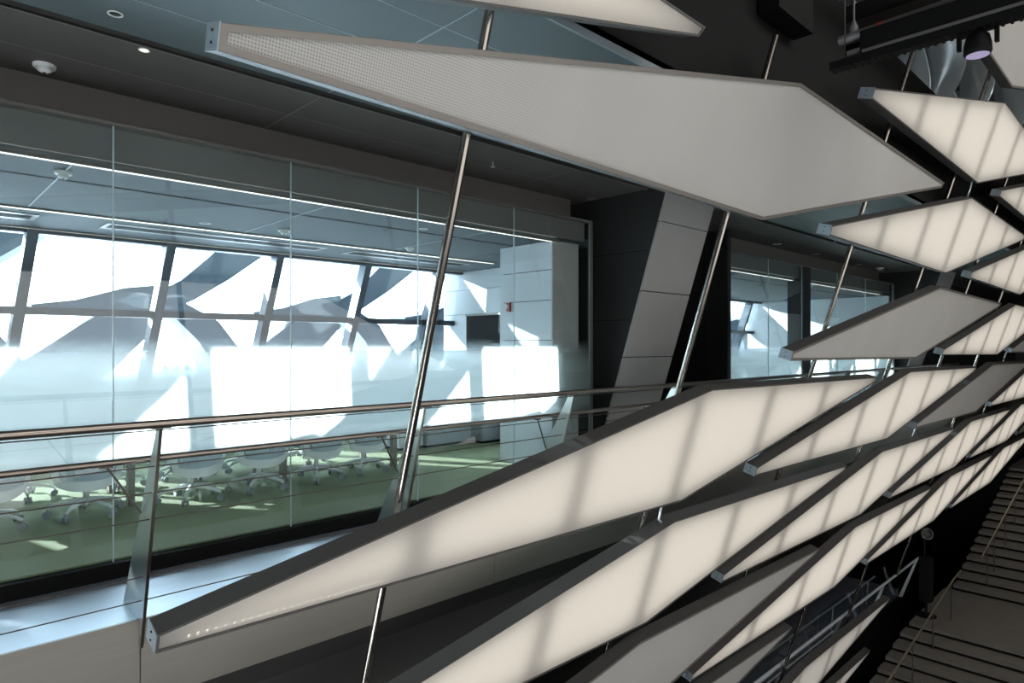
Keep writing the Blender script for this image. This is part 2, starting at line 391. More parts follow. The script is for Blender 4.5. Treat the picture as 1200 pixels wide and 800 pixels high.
for x0_, x1_ in ((-1.6, 1.15), (1.75, 4.35), (4.75, 6.9)):
    vt = MB().box(x0_, x1_, 8.12, 8.52, Z(1.322), Z(1.331)).build('vent_frame', M['trim'], None); struct(vt); vt.name = 'trim_11'
    MB().box(x0_ + .05, x1_ - .05, 8.22, 8.42, Z(1.318), Z(1.324)).build('slot', M['black'], vt)
# right end of the near office: panelled wall, recess, door
ew = sempty('wall_right')
MB().box(6.11, 6.25, 5.66, 6.53, 0, Z(1.33)).build('core', M['dark'], ew)
for a, b in ((-1.571, -.83), (-.83, .07), (.07, .58), (.58, .965), (.965, 1.33)):
    MB().box(6.093, 6.11, 5.62, 6.53, Z(a) + .005, Z(b) - .005).build('wall_panel', M['white_wall'], ew)
MB().box(6.11, 7.55, 6.53, 6.60, 0, Z(1.33)).build('return_wall', M['white_wall'], ew)
rw = sempty('wall_right_recess')
for a, b in ((-1.571, -.9), (-.9, .0), (.56, 1.0), (1.0, 1.33)):
    MB().box(7.55, 7.6, 6.6, 9.7, Z(a) + .004, Z(b) - .004).build('wall_panel', M['white_wall'], rw)
MB().box(7.55, 7.6, 9.05, 9.7, Z(0) , Z(.556)).build('wall_panel', M['white_wall'], rw)
MB().box(7.60, 7.66, 6.6, 9.75, 0, Z(1.33)).build('core', M['dark'], rw)
MB().box(7.55, 7.6, 6.6, 7.95, Z(0.0), Z(.556)).build('wall_panel', M['white_wall'], rw)
d1 = sempty('door_1', (7.54, 8.5, 0))
MB().box(7.535, 7.555, 7.98, 9.03, Z(-1.2), Z(.53)).build('dark_leaf', M['black'], d1)
MB().box(7.528, 7.55, 7.96, 9.05, Z(.53), Z(.56)).build('door_frame', M['trim'], d1)
MB().box(7.525, 7.535, 7.99, 9.02, Z(-.62), Z(-.12)).build('panel', M['table_leg'], d1)  # brown slab stands in for a warm reflection low on the door
struct(MB().box(6.112, 6.60, 5.615, 6.2, 0, Z(1.33)).build('trim_9', M['pier_light']))
struct(MB().box(-5.9, -5.8, 5.6, 9.6, 0, Z(1.33)).build('wall_left', M['white_wall']))
struct(MB().box(10.42, 10.5, 5.65, 9.6, 0, Z(1.33)).build('wall_far_left', M['white_wall']))
struct(MB().box(19.35, 19.45, 5.65, 9.6, 0, Z(1.33)).build('wall_far_right', M['white_wall']))

# slanted outer windows
def wp(x, z, d=0.0): return (x + .10 * (z - 1.33), 9.20 - .28 * (z - 1.33) + d, Z(z))
wx = [1.23 + 1.455 * k for k in range(-5, 20)]
n = 20      # numbering of the outer windows starts here
for k, (a, b) in enumerate(zip(wx[:-1], wx[1:])):
    wn = sempty('window_%d' % (n + k))
    MB().bar(wp(a, -1.56), wp(a, 1.36), (1, 0, 0), .055, .10).build('mullion', M['mullion'], wn)
    tb = MB()
    for z, h in ((.41, .045), (1.31, .03), (-1.30, .06)):
        tb.bar(wp(a + .055, z), wp(b - .055, z), (0, 0, 1), h, .07)
    tb.build('transom', M['mullion'], wn)
    for z0, z1 in ((-1.24, .365), (.455, 1.28)):
        MB().prism([wp(a + .05, z0), wp(b - .05, z0), wp(b - .05, z1), wp(a + .05, z1)], (0, .012, .003)).build('pane', M['win_glass'], wn)
struct(MB().box(XL, XR, 9.18, 9.6, Z(1.34), Z(1.6)).build('trim_10', M['header']))
struct(MB().box(XL, XR, 9.80, 9.98, Z(-2.3), Z(-1.30)).build('wall_sill', M['header']))

# ------------------------------------------------------------------ the light-panel facade
FK = .31
FN = Vector((0, 1, FK)).normalized()
def fp(x, v, d=0.0): return Vector((x, 3.02 - FK * v, Z(v))) + FN * d
PD = .14
def inset(poly, t):
    n = len(poly); out = []
    for i in range(n):
        p0, p1, p2 = Vector(poly[i - 1]), Vector(poly[i]), Vector(poly[(i + 1) % n])
        e1, e2 = (p1 - p0).normalized(), (p2 - p1).normalized()
        n1, n2 = Vector((-e1.y, e1.x)), Vector((-e2.y, e2.x))
        a, b = p1 + n1 * t, p1 + n2 * t
        den = e1.x * e2.y - e1.y * e2.x
        s_ = ((b.x - a.x) * e2.y - (b.y - a.y) * e2.x) / den
        out.append((a + e1 * s_))
    return [tuple(p) for p in out]
def light_panel(i, j, state, label):
    x0, z0 = .95 + 6.23 * i, -1.49 + 1.325 * j
    poly = [(x0, z0), (x0 + 4.72, z0 - .04), (x0 + 9.33, z0 + .965), (x0 + 9.38, z0 + 1.04), (x0 + 4.70, z0 + 1.08), (x0, z0 + .10)]
    t = thing('light_panel', fp(x0 + 4.7, z0 + .5, PD), label, 'light panel', 'long lozenge light panels hung across the atrium')
    inn = inset(poly, .014)
    fr = MB(); n = 6
    o0 = [fp(x, v) for x, v in poly]; o1 = [fp(x, v, PD) for x, v in poly]
    i0 = [fp(x, v) for x, v in inn]; i1 = [fp(x, v, PD) for x, v in inn]
    fr.add(o0 + o1 + i0 + i1, [[k, (k + 1) % n, n + (k + 1) % n, n + k] for k in range(n)] + [[2 * n + k, 2 * n + (k + 1) % n, 3 * n + (k + 1) % n, 3 * n + k] for k in range(n)]
           + [[k, (k + 1) % n, 2 * n + (k + 1) % n, 2 * n + k] for k in range(n)] + [[n + k, n + (k + 1) % n, 3 * n + (k + 1) % n, 3 * n + k] for k in range(n)])
    fr.build('frame', M['frame'], t)
    lip = inset(poly, .002); lin = inset(poly, .016)
    if state in ('off', 'perf'):
        lin = inset(poly, .03)
        lp = MB(); a = [fp(x, v, -.004) for x, v in lip]; b = [fp(x, v, -.004) for x, v in lin]; a2 = [fp(x, v, .002) for x, v in lip]; b2 = [fp(x, v, .002) for x, v in lin]
        lp.add(a + b + a2 + b2, [[k, (k + 1) % n, n + (k + 1) % n, n + k] for k in range(n)] + [[k, (k + 1) % n, 2 * n + (k + 1) % n, 2 * n + k] for k in range(n)] + [[n + k, n + (k + 1) % n, 3 * n + (k + 1) % n, 3 * n + k] for k in range(n)])
        lp.build('face_border', M['frame_lip'], t)
    dm = {'lit': 'diff_lit', 'dim': 'diff_lit', 'off': 'diff_off', 'perf': 'diff_perf'}[state]
    MB().add([fp(x, v, .008) for x, v in inn], [list(range(6))]) if False else None
    d_ = MB(); d_.add([fp(x, v, .008) for x, v in inn], [list(range(6))]); d_.build('diffuser', M[dm], t)
    bp = MB(); bp.prism([fp(x, v, PD - .012) for x, v in inn], FN * .010); bp.build('back_plate', M['back'], t)
    def span(x):
        lo = [p for p in inn]; ys = []
        for k in range(6):
            (xa, va), (xb, vb) = inn[k], inn[(k + 1) % 6]
            if (xa - x) * (xb - x) <= 0 and abs(xa - xb) > 1e-6: ys.append(va + (vb - va) * (x - xa) / (xb - xa))
        return min(ys), max(ys)
    lm = MB(); edges = [x0 + .03] + [x0 + 1.515 * q for q in range(1, 6)] + [x0 + 9.34]
    for xa, xb in zip(edges[:-1], edges[1:]):      # one glowing sheet per bay between the ribs
        xa2, xb2 = xa + (.03 if xa < x0 + .1 else .08), xb - .08
        xs_ = [xa2] + [x for x in (x0 + 4.70,) if xa2 < x < xb2] + [xb2]
        low, top = [], []
        for x in xs_:
            lo, hi = span(x); tt_ = min(.055, .28 * (hi - lo)); low.append(fp(x, lo + tt_, PD - .022)); top.append(fp(x, hi - tt_, PD - .022))
        pl_ = low + top[::-1]; lm.add(pl_, [list(range(len(pl_)))])
    lm.build('lamp_sheet', M[{'lit': 'lamp', 'dim': 'lamp_dim', 'off': 'lamp_off', 'perf': 'lamp_off'}[state]], t)
    for q in range(1, 6):
        x = x0 + 1.515 * q
        lo, hi = span(x)
        MB().prism([fp(x - .028, lo + .002, .055), fp(x + .028, lo + .002, .055), fp(x + .028, hi - .002, .055), fp(x - .028, hi - .002, .055)], FN * (PD - .08)).build('rib', M['rib'], t)
    cp = MB(); cp.prism([fp(x0 - .004, z0 - .002, -.002), fp(x0 - .004, z0 + .104, -.002), fp(x0 - .004, z0 + .104, PD + .002), fp(x0 - .004, z0 - .002, PD + .002)], (.005, 0, 0))
    cap = cp.build('end_cap', M['end_cap'], t)
    for v in (.03, .075):
        c = fp(x0 - .003, z0 + v, PD * .5); MB().tube(c, c + Vector((-.006, 0, 0)), .006, n=8).build('bolt', M['bolt'], cap)
    if (i, j) == (0, 0):
        for q in range(26):
            x = x0 + .15 + .045 * q; lo, hi = span(x); c = fp(x, lo + .03, .013)
            MB().box(c.x - .0035, c.x + .0035, c.y - .002, c.y + .002, c.z - .0035, c.z + .0035).build('led_dot', M['led'], t)
    # short stand-off brackets from the back of the panel to the rods behind it
    for q in range(-2, 14):
        xr = 2.41 + 3.03 * q
        if x0 + .9 < xr < x0 + 8.9:
            lo, hi = span(xr); v = (lo + hi) / 2
            bb = MB(); bb.bar(fp(xr - .06, v, PD - .004), fp(xr - .06, v, PD + .13), (1, 0, 0), .008, .03); bb.bar(fp(xr - .06, v, PD + .07), fp(xr - .029, v, PD + .07), (0, 0, 1), .02, .008)
            bb.build('bracket', M['frame'], t)
    return t
m, nt, out = new_mat('diffuser_perforated')
b_ = M['diff_off'].copy(); b_.name = 'diffuser_perforated'; M['diff_perf'] = b_
nt = b_.node_tree
df = [x for x in nt.nodes if x.type == 'BSDF_DIFFUSE'][0]; src = df.inputs[0].links[0].from_socket
tc = [x for x in nt.nodes if x.type == 'TEX_COORD'][0]
v_ = nt.nodes.new('ShaderNodeTexVoronoi'); v_.inputs['Scale'].default_value = 72; v_.inputs['Randomness'].default_value = 0
mp = nt.nodes.new('ShaderNodeMapping'); mp.inputs['Scale'].default_value = (1, 0, 1)
nt.links.new(tc.outputs['Object'], mp.inputs[0]); nt.links.new(mp.outputs[0], v_.inputs['Vector'])
cr = nt.nodes.new('ShaderNodeValToRGB'); cr.color_ramp.elements[0].position = .25; cr.color_ramp.elements[1].position = .35
cr.color_ramp.elements[0].color = (.42, .42, .42, 1); cr.color_ramp.elements[1].color = (1, 1, 1, 1)
nt.links.new(v_.outputs['Distance'], cr.inputs[0])
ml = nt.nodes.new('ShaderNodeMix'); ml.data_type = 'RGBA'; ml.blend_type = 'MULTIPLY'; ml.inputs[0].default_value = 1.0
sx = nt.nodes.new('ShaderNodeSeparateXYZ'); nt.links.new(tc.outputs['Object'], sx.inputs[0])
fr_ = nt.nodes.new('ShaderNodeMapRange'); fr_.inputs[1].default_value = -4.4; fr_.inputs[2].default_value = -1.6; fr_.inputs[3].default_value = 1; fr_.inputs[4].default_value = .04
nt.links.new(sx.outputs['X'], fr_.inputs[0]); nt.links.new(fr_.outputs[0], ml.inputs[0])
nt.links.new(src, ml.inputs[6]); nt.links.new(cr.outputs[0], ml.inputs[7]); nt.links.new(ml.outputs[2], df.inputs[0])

PANELS = [
    (-1, 2, 'lit', 'lit cream light panel at the top edge, above the large grey one'),
    (0, 2, 'perf', 'large unlit grey perforated light panel across the top, widest of the unlit ones'),
    (0, 0, 'lit', 'largest lit cream light panel, before the walkway railing, with dotted lower edge'),
    (0, -1, 'lit', 'lit cream light panel directly below the largest lit one, running off the bottom edge'),
    (0, -2, 'off', 'unlit grey light panel at the bottom, second below the largest lit panel'),
    (0, -3, 'off', 'unlit grey light panel tip at the bottom edge, left of the lower railing'),
    (1, 4, 'off', 'unlit grey light panel in the upper right corner behind the black spotlight'),
    (1, 3, 'lit', 'lit cream light panel under the black spotlight, upper right, with flat top edge'),
    (1, 2, 'lit', 'lit cream light panel just below the right tip of the large grey perforated panel'),
    (1, 1, 'off', 'unlit grey light panel in front of the far glass wall, with pale end cap'),
    (1, 0, 'lit', 'lit cream light panel right of the largest lit one, below the unlit one'),
    (1, -1, 'lit', 'lit cream light panel starting low in the centre, third below the unlit far-glass panel'),
    (1, -2, 'lit', 'lit cream light panel forming the lower edge of the wall, above the lower railing'),
    (1, -4, 'dim', 'half-lit pale light panel with bluish top standing free below the lower railing'),
    (1, -5, 'dim', 'lowest light panel, a narrow pale tip at the bottom edge by the stairs'),
    (2, 3, 'lit', 'narrow lit panel tip at the right edge under the spotlit upper panel'),
    (2, 2, 'lit', 'lit cream light panel at the right edge, level with the walkway ceiling slot'),
    (2, 1, 'lit', 'lit cream light panel right of the unlit grey panel at the far glass wall'),
    (2, 0, 'off', 'unlit grey light panel with soft sheen, right of centre between two lit ones'),
    (2, -1, 'lit', 'lit cream light panel below the sheeny unlit grey one at the right'),
    (2, -2, 'lit', 'lit cream light panel whose lower left tip points at the stone stairs'),
    (3, 1, 'off', 'small unlit grey light panel cut by the right edge, level with the eye'),
    (3, 0, 'lit', 'lit cream light panel cut by the right edge, right of the sheeny grey panel'),
    (3, -1, 'lit', 'lit cream light panel second from the bottom at the right edge'),
    (3, -2, 'lit', 'lit light panel at the far lower right, lowest beside the top of the stairs'),
    (4, -1, 'off', 'farthest light panel, a grey sliver at the right edge above the stairs'),
]
for p in PANELS: light_panel(*p)

# leaning steel rods behind the panels
def rod_pt(x, v): return Vector((x, 3.26 - FK * v, Z(v)))
ROD_LABELS = ['steel rod left of all the others, leaning past the left frame edge', 'leaning steel rod crossing the near glass wall and both walkway rails',
    'leaning steel rod in front of the pale grey pier', 'leaning steel rod in front of the far glass wall, left of its middle', 'leaning steel rod at the right end of the far glass wall',
    'fifth leaning steel rod from the left, between the small lit panels', 'leaning steel rod near the right edge behind the upper lit panels', 'farthest leaning steel rod at the right edge']
ROD_RANGE = [None, (-4.2, 3.2), (-4.2, 2.62), (-6.2, 4.6), (-6.2, 4.6), (-6.2, 4.6), (-5.5, 4.6), (-4.4, 4.6)]
for q in range(0, 7):
    lo, hi = ROD_RANGE[q + 1]; x = 2.41 + 3.03 * q
    t = thing('steel_rod', rod_pt(x, lo), ROD_LABELS[q + 1], 'rod', 'leaning steel rods carrying the light panels')
    MB().tube(rod_pt(x, lo), rod_pt(x, hi), .027, n=16).build('shaft', M['steel'], t, True)
    for v in (-4.0, -2.3, -.33, -.05, .12, 1.5):
        if v > lo:
            c = rod_pt(x, v); MB().tube(c + Vector((0, -.027, 0)), c + Vector((0, -.032, 0)), .006, n=8).build('bolt', M['bolt'], t)

for x_, v_a, v_b, lb in ((5.45, -1.525, -1.75, 'thin silver flex conduit looping between the largest lit panel and the lit one below'),
                     (11.85, 2.45, 2.22, 'thin silver flex conduit looping between the two lit panels at upper right')):
    t = thing('flex_conduit', fp(x_, v_a, .07), lb, 'conduit', 'flex conduits between panels')
    d_ = v_a - v_b
    MB().path([fp(x_, v_a, .07), fp(x_ - .03, v_a - d_ * .2, .06), fp(x_ - .035, v_a - d_ * .5, .05), fp(x_ - .01, v_a - d_ * .8, .06), fp(x_ + .06, v_b, .07)], .011, 8).build('hose', M['low_rail'], t, True)

# ------------------------------------------------------------------ walkway railing
rt = thing('walkway_railing', (4, 4.5, Z(-1.696)), 'steel railing with tapered plate posts, two tube rails and cables along the walkway', 'railing')
yo = lambda z: 3.955 - .32 * z
RX0, RX1 = -2.6, 19.5
MB().tube((RX0, 4.10, Z(-.447)), (RX1, 4.10, Z(-.447)), .024, n=16).build('top_rail', M['rail_steel'], rt, True)
MB().tube((RX0, 4.38, Z(-.684)), (RX1, 4.38, Z(-.684)), .020, n=16).build('grab_rail', M['rail_steel'], rt, True)
for z in (-.485, -.702, -.865, -1.032, -1.403, -1.563):
    MB().tube((RX0, yo(z) + .02, Z(z)), (RX1, yo(z) + .02, Z(z)), .0038, n=8).build('cable', M['cable'], rt, True)
for xp in [-.68, 1.15, 3.01, 4.76, 6.56, 8.38, 10.2, 12.0, 13.8, 15.6, 17.4]:
    pl = MB()
    pl.prism([(xp - .006, yo(-.455), Z(-.455)), (xp - .006, yo(-.455) + .055, Z(-.455)), (xp - .006, 4.90, Z(-1.696)), (xp - .006, 4.508, Z(-1.696)), (xp - .006, 4.508, Z(-1.79)), (xp - .006, yo(-1.69), Z(-1.86))], (.012, 0, 0))
    p_ = pl.build('post', M['post_steel'], rt)
    MB().bar((xp, yo(-.455) - .004, Z(-.455)), (xp, yo(-1.69) - .004, Z(-1.86)), (1, 0, 0), .009, .004).build('edge_strip', M['rail_steel'], p_)
    MB().box(xp - .05, xp + .05, 4.085, 4.125, Z(-.475), Z(-.468)).build('saddle', M['frame'], rt)
    br = MB(); br.tube((xp - .22, 4.38, Z(-.69)), (xp - .012, 4.46, Z(-1.02)), .007, n=8); br.box(xp - .25, xp - .18, 4.37, 4.39, Z(-.712), Z(-.700))
    br.build('brace', M['cable'], rt)

# ------------------------------------------------------------------ office furniture
CHL = ['white mesh-back office chair cut by the left edge, behind the near glass wall', 'second white mesh-back office chair from the left, beside the first railing post',
       'white mesh-back office chair just right of the first railing post', 'white mesh-back office chair fourth from the left in the row behind the glass',
       'white mesh-back office chair fifth from the left in the row behind the glass', 'white mesh-back office chair at the right end of the row, next to the leaning rod']
def make_chair():
    t = thing('office_chair', (0, 0, 0), CHL[0], 'chair', 'office chairs in a row behind the glass')
    # faces +Y (back towards -Y)
    MB().lathe((0, 0, .09), [(.045, 0), (.05, .02), (.035, .06), (.026, .07), (.026, .22)], 16).build('gas_lift', M['chair_metal'], t, True)
    for k in range(5):
        a = 2 * math.pi * k / 5 + .35; d = Vector((math.cos(a), math.sin(a), 0)); q = Vector((-d.y, d.x, 0))
        sp = MB(); sp.path([d * .03 + Vector((0, 0, .145)), d * .12 + Vector((0, 0, .135)), d * .25 + Vector((0, 0, .11)), d * .305 + Vector((0, 0, .085))], [.026, .022, .018, .014], 8)
        s_ = sp.build('base_spoke', M['chair_white'], t, True)
        cs = MB(); c = d * .305
        for sgn in (-1, 1): cs.tube(c + q * sgn * .010 + Vector((0, 0, .032)), c + q * sgn * .028 + Vector((0, 0, .032)), .032, n=14)
        cs.tube(c + Vector((0, 0, .04)), c + Vector((0, 0, .085)), .008, n=8)
        cs.build('caster', M['caster'], s_, True)
    MB().box(-.09, .09, -.09, .12, .29, .33).build('tilt_housing', M['caster'], t, bevel=.01)
    # seat shell: shallow bowl
    st = MB(); nu, nv = 12, 10; vs = []
    for iu in range(nu + 1):
        for iv in range(nv + 1):
            u = iu / nu * 2 - 1; v = iv / nv * 2 - 1
            vs.append((u * .235 * (1 - .10 * v * v), v * .225, .36 + .05 * abs(u) ** 3 + .03 * max(0, -v) ** 3))
    nn = (nu + 1) * (nv + 1); vs += [(x, y, z + .05 * (1 - .3 * (x / .235) ** 2)) for x, y, z in vs]
    fs = []
    idx = lambda a, b, l: l * nn + a * (nv + 1) + b
    for a in range(nu):
        for b in range(nv):
            fs += [(idx(a, b, 0), idx(a, b + 1, 0), idx(a + 1, b + 1, 0), idx(a + 1, b, 0)), (idx(a, b, 1), idx(a + 1, b, 1), idx(a + 1, b + 1, 1), idx(a, b + 1, 1))]
    for a in range(nu): fs += [(idx(a, 0, 0), idx(a + 1, 0, 0), idx(a + 1, 0, 1), idx(a, 0, 1)), (idx(a, nv, 0), idx(a, nv, 1), idx(a + 1, nv, 1), idx(a + 1, nv, 0))]
    for b in range(nv): fs += [(idx(0, b, 0), idx(0, b, 1), idx(0, b + 1, 1), idx(0, b + 1, 0)), (idx(nu, b, 0), idx(nu, b + 1, 0), idx(nu, b + 1, 1), idx(nu, b, 1))]
    st.add(vs, fs); st.build('seat', M['chair_mesh'], t, True)
    # back: U shaped wrap, wide white rim with a grey mesh panel
    def bp(u, h):                          # u -1..1 across, h height
        lean = -.02 - .16 * max(0, h - .35)
        wdt = .275 - .06 * max(0, .42 - h) / .16 + .015 * min(1, max(0, (h - .42) / .4))
        return Vector((u * wdt, -.225 + lean + .09 * u * u, h))
    hb = lambda u: .265 + .05 * abs(u) ** 3
    def shell(us, h0, h1, off, th, name, mat):
        bm_ = MB(); N, K = len(us), 10; vs = []
        for side in (0, 1):
            for u in us:
                a, b = h0(u), h1(u)
                for k in range(K + 1):
                    p = bp(u, a + (b - a) * k / K); vs.append(p + Vector((0, off + side * th, 0)))
        L = N * (K + 1); f = []
        I = lambda s_, i_, k_: s_ * L + i_ * (K + 1) + k_
        for i_ in range(N - 1):
            for k in range(K): f += [(I(0, i_, k), I(0, i_ + 1, k), I(0, i_ + 1, k + 1), I(0, i_, k + 1)), (I(1, i_, k), I(1, i_, k + 1), I(1, i_ + 1, k + 1), I(1, i_ + 1, k))]
            f += [(I(0, i_, 0), I(1, i_, 0), I(1, i_ + 1, 0), I(0, i_ + 1, 0)), (I(0, i_, K), I(0, i_ + 1, K), I(1, i_ + 1, K), I(1, i_, K))]
        for k in range(K): f += [(I(0, 0, k), I(0, 0, k + 1), I(1, 0, k + 1), I(1, 0, k)), (I(0, N - 1, k), I(1, N - 1, k), I(1, N - 1, k + 1), I(0, N - 1, k + 1))]
        bm_.add(vs, f); return bm_
    us = [-1 + 2 * k / 14 for k in range(15)]
    rim = MB()
    for seg in (shell(us, hb, lambda u: .355 + .04 * abs(u) ** 3, -.004, .036, '', None), shell(us, lambda u: .90, lambda u: .94, 0, .03, '', None),
                shell([-1, -.9, -.80], lambda u: .34, lambda u: .905, 0, .03, '', None), shell([.80, .9, 1], lambda u: .34, lambda u: .905, 0, .03, '', None)):
        rim.add(seg.v, seg.f)
    rim.build('back_frame', M['chair_white'], t, True)
    shell([-.82 + 1.64 * k / 12 for k in range(13)], lambda u: .335 + .03 * abs(u) ** 3, lambda u: .905, .012, .006, '', None).build('back_mesh', M['chair_mesh'], t, True)
    for s_ in (-1, 1):
        ar = MB(); ar.path([(s_ * .20, -.12, .40), (s_ * .275, -.10, .42), (s_ * .285, -.08, .60), (s_ * .285, .02, .65)], .014, 8)
        ar.box(s_ * .285 - .035, s_ * .285 + .035, -.12, .14, .65, .675)
        ar.build('armrest', M['chair_white'], t, True)
    return t
ch0 = make_chair()
CH = [(.62, 7.10, .25), (1.36, 7.12, -.12), (2.27, 7.08, .1), (2.98, 7.12, -.08), (3.68, 7.16, .12), (4.33, 7.2, -.05)]
for k, (x, y, r) in enumerate(CH):
    c = ch0 if k == 0 else copy_tree(ch0)
    c.location = (x, y, 0); c.rotation_euler = (0, 0, r); c['label'] = CHL[k]
for k, (x, r) in enumerate(((1.0, .1), (1.85, -.15), (2.62, .1), (3.35, .05), (4.05, -.1))):
    c = copy_tree(ch0); c.location = (x, 8.35, 0); c.rotation_euler = (0, 0, math.pi + r)
    c['label'] = 'white office chair on the far side of the table, mostly hidden by the frosted band'; c['group'] = 'office chairs across the table'
tb = thing('meeting_table', (3, 8.1, 0), 'long white meeting table with brown panel legs beyond the row of office chairs', 'table')
MB().box(-.6, 5.1, 7.15, 8.15, .71, .745).build('table_top', M['table_top'], tb, bevel=.006)
for x in (0.2, 1.76, 3.32, 4.82):
    for y in (7.22, 7.98): MB().box(x - .03, x + .03, y, y + .08, 0, .71).build('leg', M['table_leg'], tb)
for (x0, x1, y0, y1, h, mt, lb) in ((5.55, 5.98, 8.2, 8.75, .62, 'white_wall', 'white low cabinet at the far side of the office beside the leaning rod'),
                                    (6.0, 6.9, 8.15, 8.75, .66, 'cabinet', 'grey low cabinet in front of the recess at the right end of the office'),
                                    (6.92, 7.5, 7.9, 8.6, .66, 'cabinet', 'grey low cabinet tucked in the corner beside the dark door')):
    t = thing('low_cabinet', ((x0 + x1) / 2, (y0 + y1) / 2, 0), lb, 'cabinet', 'low cabinets at the end of the office')
    MB().box(x0, x1, y0, y1, .04, h).build('body', M[mt], t, bevel=.004)
    MB().box(x0 + .03, x1 - .03, y0 + .03, y1 - .03, 0, .04).build('plinth', M['black'], t)
    dr = MB().box(x0 + .01, x1 - .01, y0 - .016, y0, .06, h - .02).build('door', M[mt], t, bevel=.003)
    MB().box(x1 - .10, x1 - .06, y0 - .028, y0 - .016, h * .55, h * .7).build('handle', M['chair_metal'], dr)
al = thing('fire_alarm', (6.092, 6.397, Z(.518)), 'small dark red fire alarm on the white end wall of the near office', 'alarm')
MB().box(6.06, 6.093, 6.36, 6.43, Z(.46), Z(.58)).build('body', M['red'], al, bevel=.006)
MB().box(6.035, 6.06, 6.38, 6.41, Z(.50), Z(.55)).build('strobe', M['plastic'], al, bevel=.004)

# ceiling fittings
def smoke(x, y, z, label, r=.055):
    t = thing('smoke_detector', (x, y, z), label, 'smoke detector', 'smoke detectors')
    MB().lathe((x, y, z), [(r, 0), (r, -.012), (r * .92, -.024)], 24).build('base', M['plastic'], t, True)
    MB().lathe((x, y, z - .024), [(r * .62, 0), (r * .60, -.018), (r * .35, -.03)], 20).build('sensor', M['plastic'], t, True)
    MB().lathe((x, y, z - .054), [(r * .16, 0), (r * .14, -.006)], 10).build('tip', M['bolt'], t, True)
smoke(.818, 5.59, Z(ZC), 'round white smoke detector on the dark walkway ceiling at upper left', .07)
smoke(.994, 5.987, Z(1.33), 'round white smoke detector on the office ceiling below the one on the walkway', .06)
smoke(3.318, 7.226, Z(1.33), 'white smoke detector on the office ceiling at the second glass joint', .07)
smoke(5.15, 7.369, Z(1.33), 'white smoke detector on the office ceiling just left of the leaning rod', .06)
smoke(18.2, 5.516, Z(ZC), 'small smoke detector on the dark walkway ceiling before the far pier', .09)
def downlight(x, y, z, label, lit, r=.045):
    t = thing('downlight', (x, y, z), label, 'ceiling light', 'small round ceiling fittings')
    MB().lathe((x, y, z), [(r, 0.004), (r, -.006), (r * .8, -.006), (r * .75, 0.003)], 20).build('trim_ring', M['plastic'] if lit != 2 else M['trim'], t, True)
    MB().lathe((x, y, z - .001), [(r * .75, 0), (r * .5, -.003)], 16).build('lens', M['downlight'] if lit == 1 else (M['bolt'] if lit == 0 else M['header']), t, True)
downlight(.992, 4.425, Z(ZC) - .005, 'small white ceiling fitting with dark eye on the perforated ceiling, upper left', 0, .042)
downlight(1.255, 4.845, Z(ZC), 'small glowing downlight beside the black ceiling slot, upper left', 1, .035)
downlight(7.55, 6.2, Z(ZC), 'dim round downlight on the ceiling between the near glass wall and the pale pier', 2, .10) if False else None
downlight(6.85, 5.6, Z(ZC), 'dim round downlight on the ceiling beside the end of the near glass wall', 2, .07)
downlight(2.514, 7.42, Z(1.33), 'round white fitting on the office ceiling left of a square one', 0, .06)
downlight(4.435, 6.078, Z(1.33), 'small round fitting on the office ceiling right of the leaning rod', 0, .05)
for x, y, lb in ((12.5, 5.6, 'leftmost downlight on the ceiling before the far glass wall'), (14.5, 5.65, 'second downlight from the left on the ceiling before the far glass wall'),
                 (17.1, 5.65, 'third downlight from the left on the ceiling before the far glass wall'), (18.9, 5.7, 'rightmost downlight on the ceiling before the far glass wall')):
    downlight(x, y, Z(ZC), lb, 1 if False else 0, .08)
def sprinkler(x, y, z, label):
    t = thing('sprinkler', (x, y, z), label, 'sprinkler', 'ceiling sprinklers')
    MB().tube((x, y, z + .01), (x, y, z - .05), .010, n=10).build('stem', M['chair_metal'], t, True)
    MB().lathe((x, y, z - .05), [(.012, 0), (.026, -.006), (.026, -.01)], 14).build('deflector', M['chair_metal'], t, True)
sprinkler(4.709, 5.2, Z(ZC), 'small sprinkler head on the walkway ceiling beside the leaning rod')
sprinkler(13.0, 4.72, Z(ZC) + .05, 'small sprinkler head in the black ceiling slot above the far glass wall')

# ------------------------------------------------------------------ outside: lattice beams, far buildings
lt = thing('lattice_structure', (4, 10.9, 0), 'pale concrete lattice of branching leaning beams outside the slanted windows', 'outside structure')
def limb(pts, ha, nm):
    MB().sweep(pts, (0, 0, 1), ha, .30).build(nm, M['concrete'], lt)
for k in range(-3, 9):
    nx = 3.02 + 2.95 * k
    P = lambda dx, z: (nx + dx, 10.9 - .2 * (z - .6), Z(z))
    limb([P(-.1, .60), P(.35, .84), P(.8, 1.20), P(1.25, 1.62), P(1.9, 2.3), P(2.6, 3.2)], [.16, .17, .22, .27, .3, .32], 'upper_limb')
    limb([P(-1.6, .50), P(-1.1, .54), P(-.5, .68), P(-.05, .70)], [.05, .09, .15, .2], 'wedge_limb')
    MB().sweep([P(-.15, .55), P(-.75, .05), P(-1.35, -.50), P(-2.3, -1.5), P(-3.2, -2.4)], (-.5, 0, 1), [.24, .36, .42, .42, .42], .30).build('left_limb', M['concrete'], lt)
    MB().sweep([P(.1, .62), P(.62, .25), P(.95, -.2), P(1.15, -.8), P(1.25, -2.2)], (.6, 0, 1), [.12, .22, .26, .28, .3], .30).build('right_limb', M['concrete'], lt)
